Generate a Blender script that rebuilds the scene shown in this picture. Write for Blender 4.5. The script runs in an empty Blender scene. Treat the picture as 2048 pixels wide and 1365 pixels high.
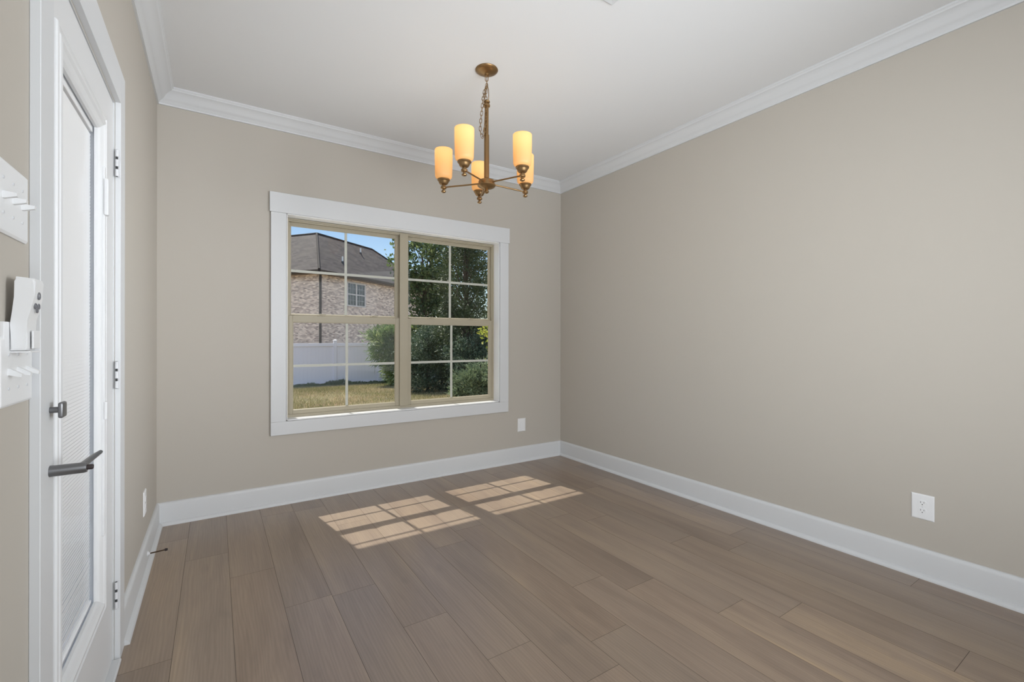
import bpy, bmesh, math, random
import numpy as np
from mathutils import Vector, Matrix
random.seed(7)
RNG = np.random.default_rng(11)
S = bpy.context.scene
COL = S.collection

# ------------------------------------------------------------------ camera, sky, sun, large lights, exposure
L, R, D, CEIL = -0.311, 2.983, 3.652, 2.78        # left wall, right wall, window wall, ceiling
REAR = -4.2
cam = bpy.data.cameras.new('camera')
cam.sensor_width = 36.0
cam.lens = 36.0 * 909.0 / 2048.0
cam.shift_y = -6.0 / 2048.0
cam.clip_start = 0.02
cam.clip_end = 500
co = bpy.data.objects.new('camera', cam)
COL.objects.link(co)
co.matrix_world = (Matrix.Translation((0, 0, 1.2)) @ Matrix.Rotation(-0.5785, 4, 'Z')
                   @ Matrix.Rotation(math.pi / 2, 4, 'X') @ Matrix.Rotation(0.0015, 4, 'Z'))
S.camera = co

w = bpy.data.worlds.new('world')
S.world = w
w.use_nodes = True
nt = w.node_tree
bg = nt.nodes['Background']
sky = nt.nodes.new('ShaderNodeTexSky')
sky.sky_type = 'NISHITA'
sky.sun_disc = False
sky.sun_elevation = math.radians(57)
sky.sun_rotation = math.radians(190)
sky.air_density = 1.0
sky.dust_density = 0.6
sky.ozone_density = 1.2
nt.links.new(sky.outputs[0], bg.inputs[0])
bg.inputs[1].default_value = 0.172

def lamp(name, kind, energy, loc, direction, color=(1, 1, 1), **kw):
    l = bpy.data.lights.new(name, kind)
    l.energy = energy
    l.color = color
    for k, v in kw.items():
        setattr(l, k, v)
    o = bpy.data.objects.new(name, l)
    COL.objects.link(o)
    o.location = loc
    o.rotation_euler = Vector(direction).to_track_quat('-Z', 'Y').to_euler()
    return o

lamp('sun', 'SUN', 8.3, (2, 10, 20), (0.175, -1.0, -1.57), (1.0, 0.95, 0.86), angle=math.radians(0.5))
# area fill lights added out of view to brighten the room, not modelled windows
COOL = (0.90, 0.95, 1.0)
lamp('right_narrow_fill', 'AREA', 7.5, (R - 0.45, -0.5, 1.45), (-0.82, 1, 0.0), COOL, shape='RECTANGLE', size=0.9, size_y=1.8, spread=math.radians(40))
lamp('right_wide_fill', 'AREA', 19, (R - 0.6, -0.75, 1.5), (-1, 0.8, 0), COOL, shape='RECTANGLE', size=1.6, size_y=1.8, spread=math.radians(90))
lamp('left_wide_fill', 'AREA', 28, (L + 0.6, -0.75, 1.5), (1, 0.8, 0), COOL, shape='RECTANGLE', size=1.6, size_y=1.8, spread=math.radians(90))
lamp('upward_fill', 'AREA', 15, (1.3, -0.9, 0.9), (0, 1, 0.55), COOL, shape='RECTANGLE', size=2.4, size_y=1.2, spread=math.radians(60))
lamp('downward_fill', 'AREA', 9, (1.3, -0.9, 1.6), (0, 1, -0.4), COOL, shape='RECTANGLE', size=2.4, size_y=1.2, spread=math.radians(60))

S.view_settings.view_transform = 'Standard'
S.view_settings.look = 'None'
S.view_settings.gamma = 1.0
S.view_settings.use_curve_mapping = False
S.view_settings.exposure = 0.0

# ------------------------------------------------------------------ helpers
class G:
    """collects geometry in one bmesh"""
    def __init__(s):
        s.bm = bmesh.new()

    def poly(s, pts):
        vs = [s.bm.verts.new(p) for p in pts]
        return s.bm.faces.new(vs)

    def box(s, x0, x1, y0, y1, z0, z1, bev=0.0, seg=2):
        if bev <= 0:
            c = [(x, y, z) for x in (x0, x1) for y in (y0, y1) for z in (z0, z1)]
            v = [s.bm.verts.new(p) for p in c]
            for f in ((0, 1, 3, 2), (4, 6, 7, 5), (0, 4, 5, 1), (2, 3, 7, 6), (0, 2, 6, 4), (1, 5, 7, 3)):
                s.bm.faces.new([v[i] for i in f])
            return s
        b2 = bmesh.new()
        bmesh.ops.create_cube(b2, size=1)
        for v in b2.verts:
            v.co = Vector(((x0 + x1) / 2 + v.co.x * (x1 - x0), (y0 + y1) / 2 + v.co.y * (y1 - y0), (z0 + z1) / 2 + v.co.z * (z1 - z0)))
        bmesh.ops.bevel(b2, geom=b2.edges[:], offset=bev, segments=seg, affect='EDGES', profile=0.5)
        s.join(b2)
        return s

    def join(s, b2):
        m = bpy.data.meshes.new('tmp')
        b2.to_mesh(m)
        b2.free()
        s.bm.from_mesh(m)
        bpy.data.meshes.remove(m)

    def lathe(s, prof, c, n=24, axis='Z', caps=True):
        """prof: list of (r, h) ; revolve around an axis through c"""
        c = Vector(c)
        rings = []
        for r, h in prof:
            ring = []
            for i in range(n):
                a = 2 * math.pi * i / n
                p = {'Z': (r * math.cos(a), r * math.sin(a), h),
                     'X': (h, r * math.cos(a), r * math.sin(a)),
                     'Y': (r * math.sin(a), h, r * math.cos(a))}[axis]
                ring.append(s.bm.verts.new(c + Vector(p)))
            rings.append(ring)
        for a, b in zip(rings, rings[1:]):
            for i in range(n):
                s.bm.faces.new((a[i], a[(i + 1) % n], b[(i + 1) % n], b[i]))
        if caps:
            s.bm.faces.new(rings[0])
            s.bm.faces.new(rings[-1])
        return s

    def tube(s, pts, r, n=10, closed=False, caps=True):
        pts = [Vector(p) for p in pts]
        rr = r if isinstance(r, (list, tuple)) else [r] * len(pts)
        rings = []
        N = len(pts)
        up = Vector((0, 0, 1))
        prev = None
        for i, p in enumerate(pts):
            if closed:
                t = pts[(i + 1) % N] - pts[i - 1]
            else:
                t = pts[min(i + 1, N - 1)] - pts[max(i - 1, 0)]
            t.normalize()
            if prev is None:
                u = t.cross(up)
                if u.length < 1e-3:
                    u = t.cross(Vector((1, 0, 0)))
            else:
                u = prev - t * prev.dot(t)
            u.normalize()
            prev = u.copy()
            v = t.cross(u)
            rings.append([s.bm.verts.new(p + (u * math.cos(2 * math.pi * k / n) + v * math.sin(2 * math.pi * k / n)) * rr[i]) for k in range(n)])
        pairs = list(zip(rings, rings[1:]))
        if closed:
            pairs.append((rings[-1], rings[0]))
        for a, b in pairs:
            for k in range(n):
                s.bm.faces.new((a[k], a[(k + 1) % n], b[(k + 1) % n], b[k]))
        if caps and not closed:
            s.bm.faces.new(rings[0])
            s.bm.faces.new(rings[-1])
        return s

    def ring(s, u0, u1, v0, v1, prof, mp):
        """mitred frame; prof = closed list of (inset from outer edge, height); mp maps (u, v, h) to the scene"""
        loops = []
        for ins, h in prof:
            loops.append([s.bm.verts.new(mp(u, v, h)) for u, v in
                          ((u0 + ins, v0 + ins), (u1 - ins, v0 + ins), (u1 - ins, v1 - ins), (u0 + ins, v1 - ins))])
        n = len(loops)
        for i in range(n):
            a, b = loops[i], loops[(i + 1) % n]
            for k in range(4):
                s.bm.faces.new((a[k], a[(k + 1) % 4], b[(k + 1) % 4], b[k]))
        return s

    def extrude(s, prof, a, b, mp):
        """prof polygon (p, q) swept along t from a to b; mp(t, p, q)"""
        A = [s.bm.verts.new(mp(a, p, q)) for p, q in prof]
        B = [s.bm.verts.new(mp(b, p, q)) for p, q in prof]
        n = len(prof)
        for i in range(n):
            s.bm.faces.new((A[i], A[(i + 1) % n], B[(i + 1) % n], B[i]))
        s.bm.faces.new(A)
        s.bm.faces.new(B)
        return s

    def build(s, name, mat, parent=None, smooth=False, auto=None):
        bmesh.ops.recalc_face_normals(s.bm, faces=s.bm.faces[:])
        m = bpy.data.meshes.new(name)
        s.bm.to_mesh(m)
        s.bm.free()
        for mm in (mat if isinstance(mat, (list, tuple)) else [mat]):
            m.materials.append(mm)
        if smooth:
            m.polygons.foreach_set('use_smooth', [True] * len(m.polygons))
            if auto is not None:
                try:
                    m.set_sharp_from_angle(angle=math.radians(auto))
                except Exception:
                    pass
        o = bpy.data.objects.new(name, m)
        COL.objects.link(o)
        if parent is not None:
            o.parent = parent
            o.matrix_parent_inverse = parent.matrix_world.inverted()
        return o


def empty(name, loc=(0, 0, 0)):
    o = bpy.data.objects.new(name, None)
    COL.objects.link(o)
    o.location = loc
    o.matrix_world = Matrix.Translation(loc)
    o.empty_display_size = 0.05
    return o


def tag(o, label=None, cat=None, group=None, kind=None):
    for k, v in (('label', label), ('category', cat), ('group', group), ('kind', kind)):
        if v:
            o[k] = v
    return o


def copy_tree(o, parent=None):
    c = o.copy()
    COL.objects.link(c)
    if parent is not None:
        c.parent = parent
    for ch in list(o.children):
        copy_tree(ch, c)
    return c


# ------------------------------------------------------------------ materials
def mat(name, color, rough=0.6, metal=0.0, spec=0.5, bump=None, coat=0.0):
    m = bpy.data.materials.new(name)
    m.use_nodes = True
    t = m.node_tree
    p = t.nodes['Principled BSDF']
    p.inputs['Base Color'].default_value = (*color, 1)
    p.inputs['Roughness'].default_value = rough
    p.inputs['Metallic'].default_value = metal
    p.inputs['Specular IOR Level'].default_value = spec
    if coat:
        p.inputs['Coat Weight'].default_value = coat
    if bump:
        sc, st, dist = bump
        tc = t.nodes.new('ShaderNodeTexCoord')
        n = t.nodes.new('ShaderNodeTexNoise')
        n.inputs['Scale'].default_value = sc
        n.inputs['Detail'].default_value = 3
        b = t.nodes.new('ShaderNodeBump')
        b.inputs['Strength'].default_value = st
        b.inputs['Distance'].default_value = dist
        t.links.new(tc.outputs['Object'], n.inputs['Vector'])
        t.links.new(n.outputs['Fac'], b.inputs['Height'])
        t.links.new(b.outputs[0], p.inputs['Normal'])
    return m


def nodes_of(m):
    return m.node_tree, m.node_tree.nodes['Principled BSDF']


def mix(t, fac, a, b, mode='MIX'):
    n = t.nodes.new('ShaderNodeMix')
    n.data_type = 'RGBA'
    n.blend_type = mode
    for s_, v in ((n.inputs[0], fac), (n.inputs[6], a), (n.inputs[7], b)):
        if isinstance(v, bpy.types.NodeSocket):
            t.links.new(v, s_)
        elif isinstance(v, (int, float)):
            s_.default_value = v
        else:
            s_.default_value = (*v, 1)
    return n.outputs[2]


def ramp(t, fac, stops):
    n = t.nodes.new('ShaderNodeValToRGB')
    e = n.color_ramp.elements
    while len(e) < len(stops):
        e.new(0.5)
    for el, (p, c) in zip(e, stops):
        el.position = p
        el.color = (*c, 1) if len(c) == 3 else c
    t.links.new(fac, n.inputs[0])
    return n.outputs[0]


def noise(t, vec, scale, detail=3, rough=0.5, dist=0.0):
    n = t.nodes.new('ShaderNodeTexNoise')
    n.inputs['Scale'].default_value = scale
    n.inputs['Detail'].default_value = detail
    n.inputs['Roughness'].default_value = rough
    n.inputs['Distortion'].default_value = dist
    t.links.new(vec, n.inputs['Vector'])
    return n.outputs['Fac']


def attr(t, name):
    n = t.nodes.new('ShaderNodeAttribute')
    n.attribute_name = name
    return n


def math_node(t, op, a, b=None):
    n = t.nodes.new('ShaderNodeMath')
    n.operation = op
    for i, v in enumerate((a, b)):
        if v is None:
            continue
        if isinstance(v, bpy.types.NodeSocket):
            t.links.new(v, n.inputs[i])
        else:
            n.inputs[i].default_value = v
    return n.outputs[0]


M = {}
M['wall'] = mat('greige wall paint', (0.475, 0.438, 0.385), 0.75, bump=(420, 0.06, 0.001), spec=0.3)
M['ceiling'] = mat('flat white ceiling paint', (0.74, 0.74, 0.74), 0.9, bump=(300, 0.05, 0.001), spec=0.2)
M['trim'] = mat('satin white trim paint', (0.63, 0.635, 0.64), 0.4, spec=0.4)
M['door'] = mat('satin white door paint', (0.68, 0.68, 0.68), 0.42, spec=0.4)
M['plastic_lit_jamb'] = mat('white plastic and daylit jamb paint', (0.78, 0.78, 0.78), 0.35)
M['slot'] = mat('dark slot', (0.03, 0.03, 0.03), 0.6)
M['grey_mark'] = mat('grey printed mark', (0.16, 0.16, 0.17), 0.5)
M['vinyl'] = mat('almond window vinyl', (0.385, 0.34, 0.25), 0.45, spec=0.4)
M['grid'] = mat('pale window grid', (0.50, 0.50, 0.44), 0.5)
M['nickel'] = mat('brushed dark nickel', (0.22, 0.22, 0.225), 0.38, metal=0.85)
M['hinge'] = mat('painted hinge', (0.62, 0.62, 0.63), 0.45)
M['bronze'] = mat('aged brass', (0.29, 0.180, 0.082), 0.34, metal=0.9)
M['blind'] = mat('white blind slats', (0.93, 0.93, 0.93), 0.5)
M['blind'].node_tree.nodes['Principled BSDF'].inputs['Subsurface Weight'].default_value = 0.0
M['stop'] = mat('oil rubbed bronze', (0.09, 0.06, 0.04), 0.35, metal=0.8)
M['rubber'] = mat('dark rubber tip', (0.03, 0.02, 0.02), 0.6)
M['duct'] = mat('dark duct interior', (0.10, 0.10, 0.10), 0.8)

# clear glass that lets the sun through
def glass(name, tint=(1, 1, 1), refl=0.06):
    m = bpy.data.materials.new(name)
    m.use_nodes = True
    t = m.node_tree
    t.nodes.remove(t.nodes['Principled BSDF'])
    out = t.nodes['Material Output']
    tr = t.nodes.new('ShaderNodeBsdfTransparent')
    tr.inputs[0].default_value = (*tint, 1)
    gl = t.nodes.new('ShaderNodeBsdfGlossy')
    gl.inputs['Roughness'].default_value = 0.02
    fr = t.nodes.new('ShaderNodeLayerWeight')
    fr.inputs[0].default_value = 0.25
    mx = t.nodes.new('ShaderNodeMixShader')
    t.links.new(math_node(t, 'MULTIPLY', fr.outputs['Fresnel'], refl * 4), mx.inputs[0])
    t.links.new(tr.outputs[0], mx.inputs[1])
    t.links.new(gl.outputs[0], mx.inputs[2])
    t.links.new(mx.outputs[0], out.inputs[0])
    return m

M['glass'] = glass('clear window glass', (0.96, 0.97, 0.965), 0.10)
M['doorglass'] = glass('clear door glass', (0.99, 0.99, 0.99), 0.03)

# amber glass lamp shade, lit by the bulb inside
m = bpy.data.materials.new('amber frosted glass')
m.use_nodes = True
t, p = nodes_of(m)
p.inputs['Base Color'].default_value = (0.93, 0.74, 0.42, 1)
p.inputs['Roughness'].default_value = 0.3
trl = t.nodes.new('ShaderNodeBsdfTranslucent')
trl.inputs[0].default_value = (1.0, 0.66, 0.33, 1)
mx = t.nodes.new('ShaderNodeMixShader')
mx.inputs[0].default_value = 0.68
t.links.new(p.outputs[0], mx.inputs[1])
t.links.new(trl.outputs[0], mx.inputs[2])
t.links.new(mx.outputs[0], t.nodes['Material Output'].inputs[0])
M['shade'] = m
m = mat('lit bulb', (1, 0.9, 0.7), 0.4)
t, p = nodes_of(m)
p.inputs['Emission Color'].default_value = (1, 0.72, 0.36, 1)
p.inputs['Emission Strength'].default_value = 1.0
M['bulb'] = m

# floor planks
m = mat('oak vinyl plank', (0.3, 0.25, 0.2), 0.30, spec=0.85)
t, p = nodes_of(m)
tc = t.nodes.new('ShaderNodeTexCoord')
pl = attr(t, 'plank')          # x random, y random, z random
sep = t.nodes.new('ShaderNodeSeparateXYZ')
t.links.new(pl.outputs['Vector'], sep.inputs[0])
off = t.nodes.new('ShaderNodeVectorMath'); off.operation = 'MULTIPLY_ADD'
off.inputs[1].default_value = (37, 53, 0)
t.links.new(pl.outputs['Vector'], off.inputs[0])
t.links.new(tc.outputs['Object'], off.inputs[2])
def stretched(sx, sy):
    mp = t.nodes.new('ShaderNodeMapping')
    mp.inputs['Scale'].default_value = (sx, sy, 1)
    t.links.new(off.outputs[0], mp.inputs['Vector'])
    return mp.outputs[0]
broad = noise(t, stretched(7.0, 0.75), 1.0, 4, 0.55, 0.8)
fine = noise(t, stretched(95, 3.2), 1.0, 4, 0.6, 1.0)
grainw = t.nodes.new('ShaderNodeTexWave')
grainw.wave_type = 'BANDS'; grainw.bands_direction = 'X'
grainw.inputs['Scale'].default_value = 26
grainw.inputs['Distortion'].default_value = 16
grainw.inputs['Detail'].default_value = 2.5
grainw.inputs['Detail Scale'].default_value = 0.5
t.links.new(stretched(1.0, 0.10), grainw.inputs['Vector'])
knots = noise(t, stretched(9, 4.0), 1.0, 1, 0.4, 0.3)
c = ramp(t, broad, [(0.22, (0.155, 0.108, 0.078)), (0.45, (0.228, 0.165, 0.120)), (0.60, (0.275, 0.202, 0.142)), (0.80, (0.365, 0.260, 0.160))])
c = mix(t, math_node(t, 'MULTIPLY', sep.outputs[0], 0.6), c, (0.235, 0.186, 0.148))
c = mix(t, 0.15, c, ramp(t, fine, [(0.3, (0.20, 0.17, 0.15)), (0.7, (0.8, 0.78, 0.76))]), 'OVERLAY')
c = mix(t, 0.05, c, grainw.outputs['Color'], 'OVERLAY')
kn = ramp(t, knots, [(0.70, (0, 0, 0)), (0.80, (1, 1, 1))])
c = mix(t, math_node(t, 'MULTIPLY', kn, 0.25), c, (0.10, 0.08, 0.07))
br = math_node(t, 'ADD', math_node(t, 'MULTIPLY', sep.outputs[1], 0.14), 1.06)
vm = t.nodes.new('ShaderNodeVectorMath'); vm.operation = 'SCALE'
t.links.new(c, vm.inputs[0]); t.links.new(br, vm.inputs['Scale'])
t.links.new(vm.outputs[0], p.inputs['Base Color'])
bmp = t.nodes.new('ShaderNodeBump')
bmp.inputs['Strength'].default_value = 0.09
bmp.inputs['Distance'].default_value = 0.0006
t.links.new(math_node(t, 'ADD', fine, math_node(t, 'MULTIPLY', grainw.outputs['Fac'], 0.8)), bmp.inputs['Height'])
t.links.new(bmp.outputs[0], p.inputs['Normal'])
M['floor'] = m
M['gap'] = mat('plank joint', (0.07, 0.055, 0.045), 0.8)

# brick, shingle (uv in metres)
def brickmat(name, c1, c2, mort, bw, bh, ms, bias=0.0, extra=None):
    m = mat(name, c1, 0.85, spec=0.2)
    t, p = nodes_of(m)
    uv = t.nodes.new('ShaderNodeUVMap')
    b = t.nodes.new('ShaderNodeTexBrick')
    b.inputs['Scale'].default_value = 1
    b.inputs['Brick Width'].default_value = bw
    b.inputs['Row Height'].default_value = bh
    b.inputs['Mortar Size'].default_value = ms
    b.inputs['Bias'].default_value = bias
    b.inputs['Color1'].default_value = (*c1, 1)
    b.inputs['Color2'].default_value = (*c2, 1)
    b.inputs['Mortar'].default_value = (*mort, 1)
    t.links.new(uv.outputs[0], b.inputs['Vector'])
    c = b.outputs['Color']
    if extra:
        sx, sy, lo, hi, ec, k = extra
        mp = t.nodes.new('ShaderNodeMapping')
        mp.inputs['Scale'].default_value = (sx, sy, 1)
        t.links.new(uv.outputs[0], mp.inputs['Vector'])
        f = ramp(t, noise(t, mp.outputs[0], 1.0, 2), [(lo, (0, 0, 0)), (hi, (1, 1, 1))])
        c = mix(t, math_node(t, 'MULTIPLY', f, k), c, ec)
    t.links.new(c, p.inputs['Base Color'])
    return m

M['brick'] = brickmat('pale limewashed brick', (0.86, 0.73, 0.62), (0.33, 0.25, 0.215), (0.56, 0.50, 0.45), 0.21, 0.075, 0.010,
                      extra=(3.2, 9.0, 0.58, 0.66, (0.13, 0.11, 0.11), 0.6))
M['shingle'] = brickmat('weathered grey shingle', (0.105, 0.089, 0.086), (0.055, 0.047, 0.048), (0.035, 0.03, 0.03), 0.34, 0.145, 0.012,
                        extra=(0.8, 0.7, 0.4, 0.75, (0.115, 0.10, 0.085), 0.5))
M['housetrim'] = mat('brown gutter', (0.045, 0.035, 0.03), 0.5)
M['soffit'] = mat('dark tan soffit', (0.14, 0.115, 0.095), 0.7)
M['hwin'] = mat('pale grey house window frame', (0.52, 0.50, 0.50), 0.5)
M['hglass'] = mat('dark house window pane', (0.02, 0.022, 0.026), 0.08, spec=0.6)
M['pipe'] = mat('white vent pipe', (0.75, 0.75, 0.75), 0.5)
M['lead'] = mat('dark pipe flashing', (0.06, 0.06, 0.06), 0.6)
M['fence'] = mat('white vinyl fence', (0.78, 0.75, 0.81), 0.45)
M['bark'] = mat('dark bark', (0.085, 0.06, 0.045), 0.9, bump=(30, 0.6, 0.02))

def leafmat(name, stops, trans=0.35, rough=0.5):
    m = mat(name, stops[0][1], rough, spec=0.4)
    t, p = nodes_of(m)
    a = attr(t, 'rnd')
    c = ramp(t, a.outputs['Fac'], stops)
    t.links.new(c, p.inputs['Base Color'])
    tr = t.nodes.new('ShaderNodeBsdfTranslucent')
    t.links.new(c, tr.inputs[0])
    mx = t.nodes.new('ShaderNodeMixShader')
    mx.inputs[0].default_value = trans
    t.links.new(p.outputs[0], mx.inputs[1])
    t.links.new(tr.outputs[0], mx.inputs[2])
    t.links.new(mx.outputs[0], t.nodes['Material Output'].inputs[0])
    return m

M['leaf_oak'] = leafmat('green broad leaves', [(0.0, (0.035, 0.065, 0.025)), (0.5, (0.085, 0.13, 0.05)), (0.9, (0.26, 0.32, 0.13)), (1, (0.22, 0.12, 0.05))])
M['leaf_cedar'] = leafmat('dark cedar foliage', [(0, (0.020, 0.036, 0.016)), (0.6, (0.065, 0.092, 0.036)), (1, (0.16, 0.18, 0.07))], 0.2)
M['leaf_long'] = leafmat('olive lance leaves', [(0, (0.06, 0.10, 0.035)), (0.55, (0.17, 0.25, 0.09)), (1, (0.46, 0.50, 0.22))], 0.35)
M['leaf_bush'] = leafmat('blue green bush foliage', [(0, (0.018, 0.035, 0.022)), (0.6, (0.08, 0.125, 0.07)), (1, (0.34, 0.40, 0.28))], 0.25)
M['leaf_spray'] = leafmat('grey green sprays', [(0, (0.06, 0.09, 0.05)), (0.6, (0.20, 0.26, 0.14)), (1, (0.50, 0.55, 0.33))], 0.3)
M['leaf_yellow'] = leafmat('yellow green leaves', [(0, (0.12, 0.18, 0.04)), (0.6, (0.33, 0.37, 0.06)), (1, (0.60, 0.52, 0.09))], 0.45)
M['grass'] = leafmat('dry and green grass', [(0, (0.12, 0.14, 0.05)), (0.35, (0.34, 0.33, 0.15)), (0.65, (0.40, 0.315, 0.20)), (1, (0.74, 0.65, 0.44))], 0.3, 0.8)

m = mat('lawn soil and thatch', (0.3, 0.26, 0.15), 0.95, spec=0.1)
t, p = nodes_of(m)
tc = t.nodes.new('ShaderNodeTexCoord')
f1 = noise(t, tc.outputs['Object'], 0.9, 3)
f2 = noise(t, tc.outputs['Object'], 11, 5, 0.8)
c1 = ramp(t, f1, [(0.35, (0.25, 0.24, 0.12)), (0.50, (0.38, 0.29, 0.18)), (0.62, (0.42, 0.28, 0.21))])
c = mix(t, 0.9, c1, ramp(t, f2, [(0.30, (0.05, 0.05, 0.03)), (0.55, (0.5, 0.5, 0.5)), (0.72, (0.95, 0.92, 0.85))]), 'OVERLAY')
t.links.new(c, p.inputs['Base Color'])
M['ground'] = m

# ------------------------------------------------------------------ the room shell
WX0, WX1, WZ0, WZ1 = 0.432, 2.236, 0.598, 2.100       # rough opening of the window
WALLT = 0.178
g = G()
BY = D + WALLT
g.box(L - 0.2, WX0, D, BY, -0.02, CEIL)
g.box(WX1, R + 0.2, D, BY, -0.02, CEIL)
g.box(WX0, WX1, D, BY, -0.02, WZ0)
g.box(WX0, WX1, D, BY, WZ1, CEIL)
tag(g.build('wall_back', M['wall']), kind='structure')
g = G()
g.box(R, R + 0.2, REAR, D, -0.02, CEIL)
tag(g.build('wall_right', M['wall']), kind='structure')
DY0, DY1, DZ1 = 1.380, 2.205, 2.066
g = G()
g.box(L - 0.16, L, REAR, DY0, -0.02, CEIL)
g.box(L - 0.16, L, DY1, D, -0.02, CEIL)
g.box(L - 0.16, L, DY0, DY1, DZ1, CEIL)
tag(g.build('wall_left', M['wall']), kind='structure')
g = G()
g.box(L - 0.2, R + 0.2, REAR - 0.15, REAR, -0.02, CEIL)
tag(g.build('wall_rear', M['wall']), kind='structure')
g = G()
g.box(L - 0.2, R + 0.2, REAR - 0.15, BY, CEIL, CEIL + 0.15)
tag(g.build('ceiling', M['ceiling']), kind='structure')

g = G()
g.box(-4, 8, BY, 4.39, CEIL - 0.03, CEIL + 0.15)  # unseen eave, placed to shade the top of the window sun
tag(g.build('unseen_eave', M['trim']), kind='structure')

# floor: planks along y
g = G()
lay = g.bm.faces.layers.float_vector.new('plank')
ends = {0: 2.220, 1: 1.820, 2: 1.466, 3: 1.183, 6: 1.515, 7: 1.168, 9: 1.719, 12: 0.787}
W_, LEN, GAP = 0.1970, 1.22, 0.0007
rnd = random.Random(5)
for i in range(-5, 14):
    x0 = 0.457 + i * W_
    x1 = x0 + W_
    if x1 < L - 0.15 or x0 > R:
        continue
    e = ends.get(i, rnd.uniform(0.2, 2.6))
    y = e - LEN * 5
    while y < D:
        a, b = max(y, REAR), min(y + LEN, D)
        xa, xb = max(x0, L - 0.14), min(x1, R)
        if b > a and xb > xa:
            f = g.poly([(xa + GAP, a + GAP, 0), (xb - GAP, a + GAP, 0), (xb - GAP, b - GAP, 0), (xa + GAP, b - GAP, 0)])
            f[lay] = (rnd.random(), rnd.random(), rnd.random())
        y += LEN
f = g.poly([(L - 0.2, REAR, -0.0012), (R, REAR, -0.0012), (R, D, -0.0012), (L - 0.2, D, -0.0012)])
f.material_index = 1
g.box(L - 0.2, R + 0.1, REAR, D + 0.1, -0.12, -0.02)
fl = g.build('floor', [M['floor'], M['gap']])
tag(fl, kind='structure')

# crown moulding (profile: distance from wall, drop from ceiling)
CP = [(0, 0), (0.090, 0), (0.090, 0.010), (0.083, 0.014), (0.080, 0.020), (0.066, 0.026), (0.052, 0.038), (0.040, 0.054),
      (0.030, 0.066), (0.018, 0.074), (0.014, 0.080), (0.010, 0.084), (0.010, 0.094), (0, 0.094)]
def crown(name, pts):
    g = G()
    for i, (a, b, nrm, mA, mB) in enumerate(pts):
        A = []; B = []
        a = Vector((*a, 0)); b = Vector((*b, 0)); n = Vector((*nrm, 0)); d = (b - a).normalized()
        for p_, q in CP:
            A.append(g.bm.verts.new(a + n * p_ + d * p_ * mA + Vector((0, 0, CEIL - q))))
            B.append(g.bm.verts.new(b + n * p_ - d * p_ * mB + Vector((0, 0, CEIL - q))))
        k = len(CP)
        for j in range(k):
            g.bm.faces.new((A[j], A[(j + 1) % k], B[(j + 1) % k], B[j]))
        g.bm.faces.new(A); g.bm.faces.new(B)
    return tag(g.build(name, M['trim'], smooth=True, auto=35), kind='structure')
crown('trim_1', [((L, D), (R, D), (0, -1), 1, 1)])
crown('trim_2', [((R, D), (R, REAR), (-1, 0), 1, 1)])
crown('trim_3', [((L, REAR), (L, D), (1, 0), 1, 1)])

# baseboards with shoe moulding (profile: distance from wall, height)
BP = [(0, 0), (0.034, 0), (0.034, 0.006), (0.031, 0.013), (0.024, 0.019), (0.016, 0.022), (0.0155, 0.126), (0.014, 0.134), (0.009, 0.142), (0.004, 0.1455), (0, 0.1455)]
def base(name, a, b, n, mA, mB):
    g = G()
    a = Vector((*a, 0.0002)); b = Vector((*b, 0.0002)); n = Vector((*n, 0)); d = (b - a).normalized()
    A = [g.bm.verts.new(a + n * p_ + d * p_ * mA + Vector((0, 0, q))) for p_, q in BP]
    B = [g.bm.verts.new(b + n * p_ - d * p_ * mB + Vector((0, 0, q))) for p_, q in BP]
    k = len(BP)
    for j in range(k):
        g.bm.faces.new((A[j], A[(j + 1) % k], B[(j + 1) % k], B[j]))
    g.bm.faces.new(A); g.bm.faces.new(B)
    return tag(g.build(name, M['trim'], smooth=True, auto=35), kind='structure')
base('baseboard_back', (L, D), (R, D), (0, -1), 1, 1)
base('baseboard_right', (R, D), (R, REAR), (-1, 0), 1, 1)
base('baseboard_left', (L, 2.302), (L, D), (1, 0), 0, 1)

# ------------------------------------------------------------------ window
CT = 0.018
g = G()     # head casing with ears
g.box(0.322, 2.344, D - CT - 0.004, D, 2.098, 2.240, bev=0.0015, seg=1)
tag(g.build('trim_4', M['trim']), kind='structure')
g = G()
g.box(0.330, 0.429, D - CT, D, 0.596, 2.0975, bev=0.0012, seg=1)
tag(g.build('trim_5', M['trim']), kind='structure')
g = G()
g.box(2.239, 2.334, D - CT, D, 0.596, 2.0975, bev=0.0012, seg=1)
tag(g.build('trim_6', M['trim']), kind='structure')
g = G()
g.box(0.330, 2.334, D - CT, D, 0.500, 0.5955, bev=0.0012, seg=1)
tag(g.build('trim_7', M['trim']), kind='structure')

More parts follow.
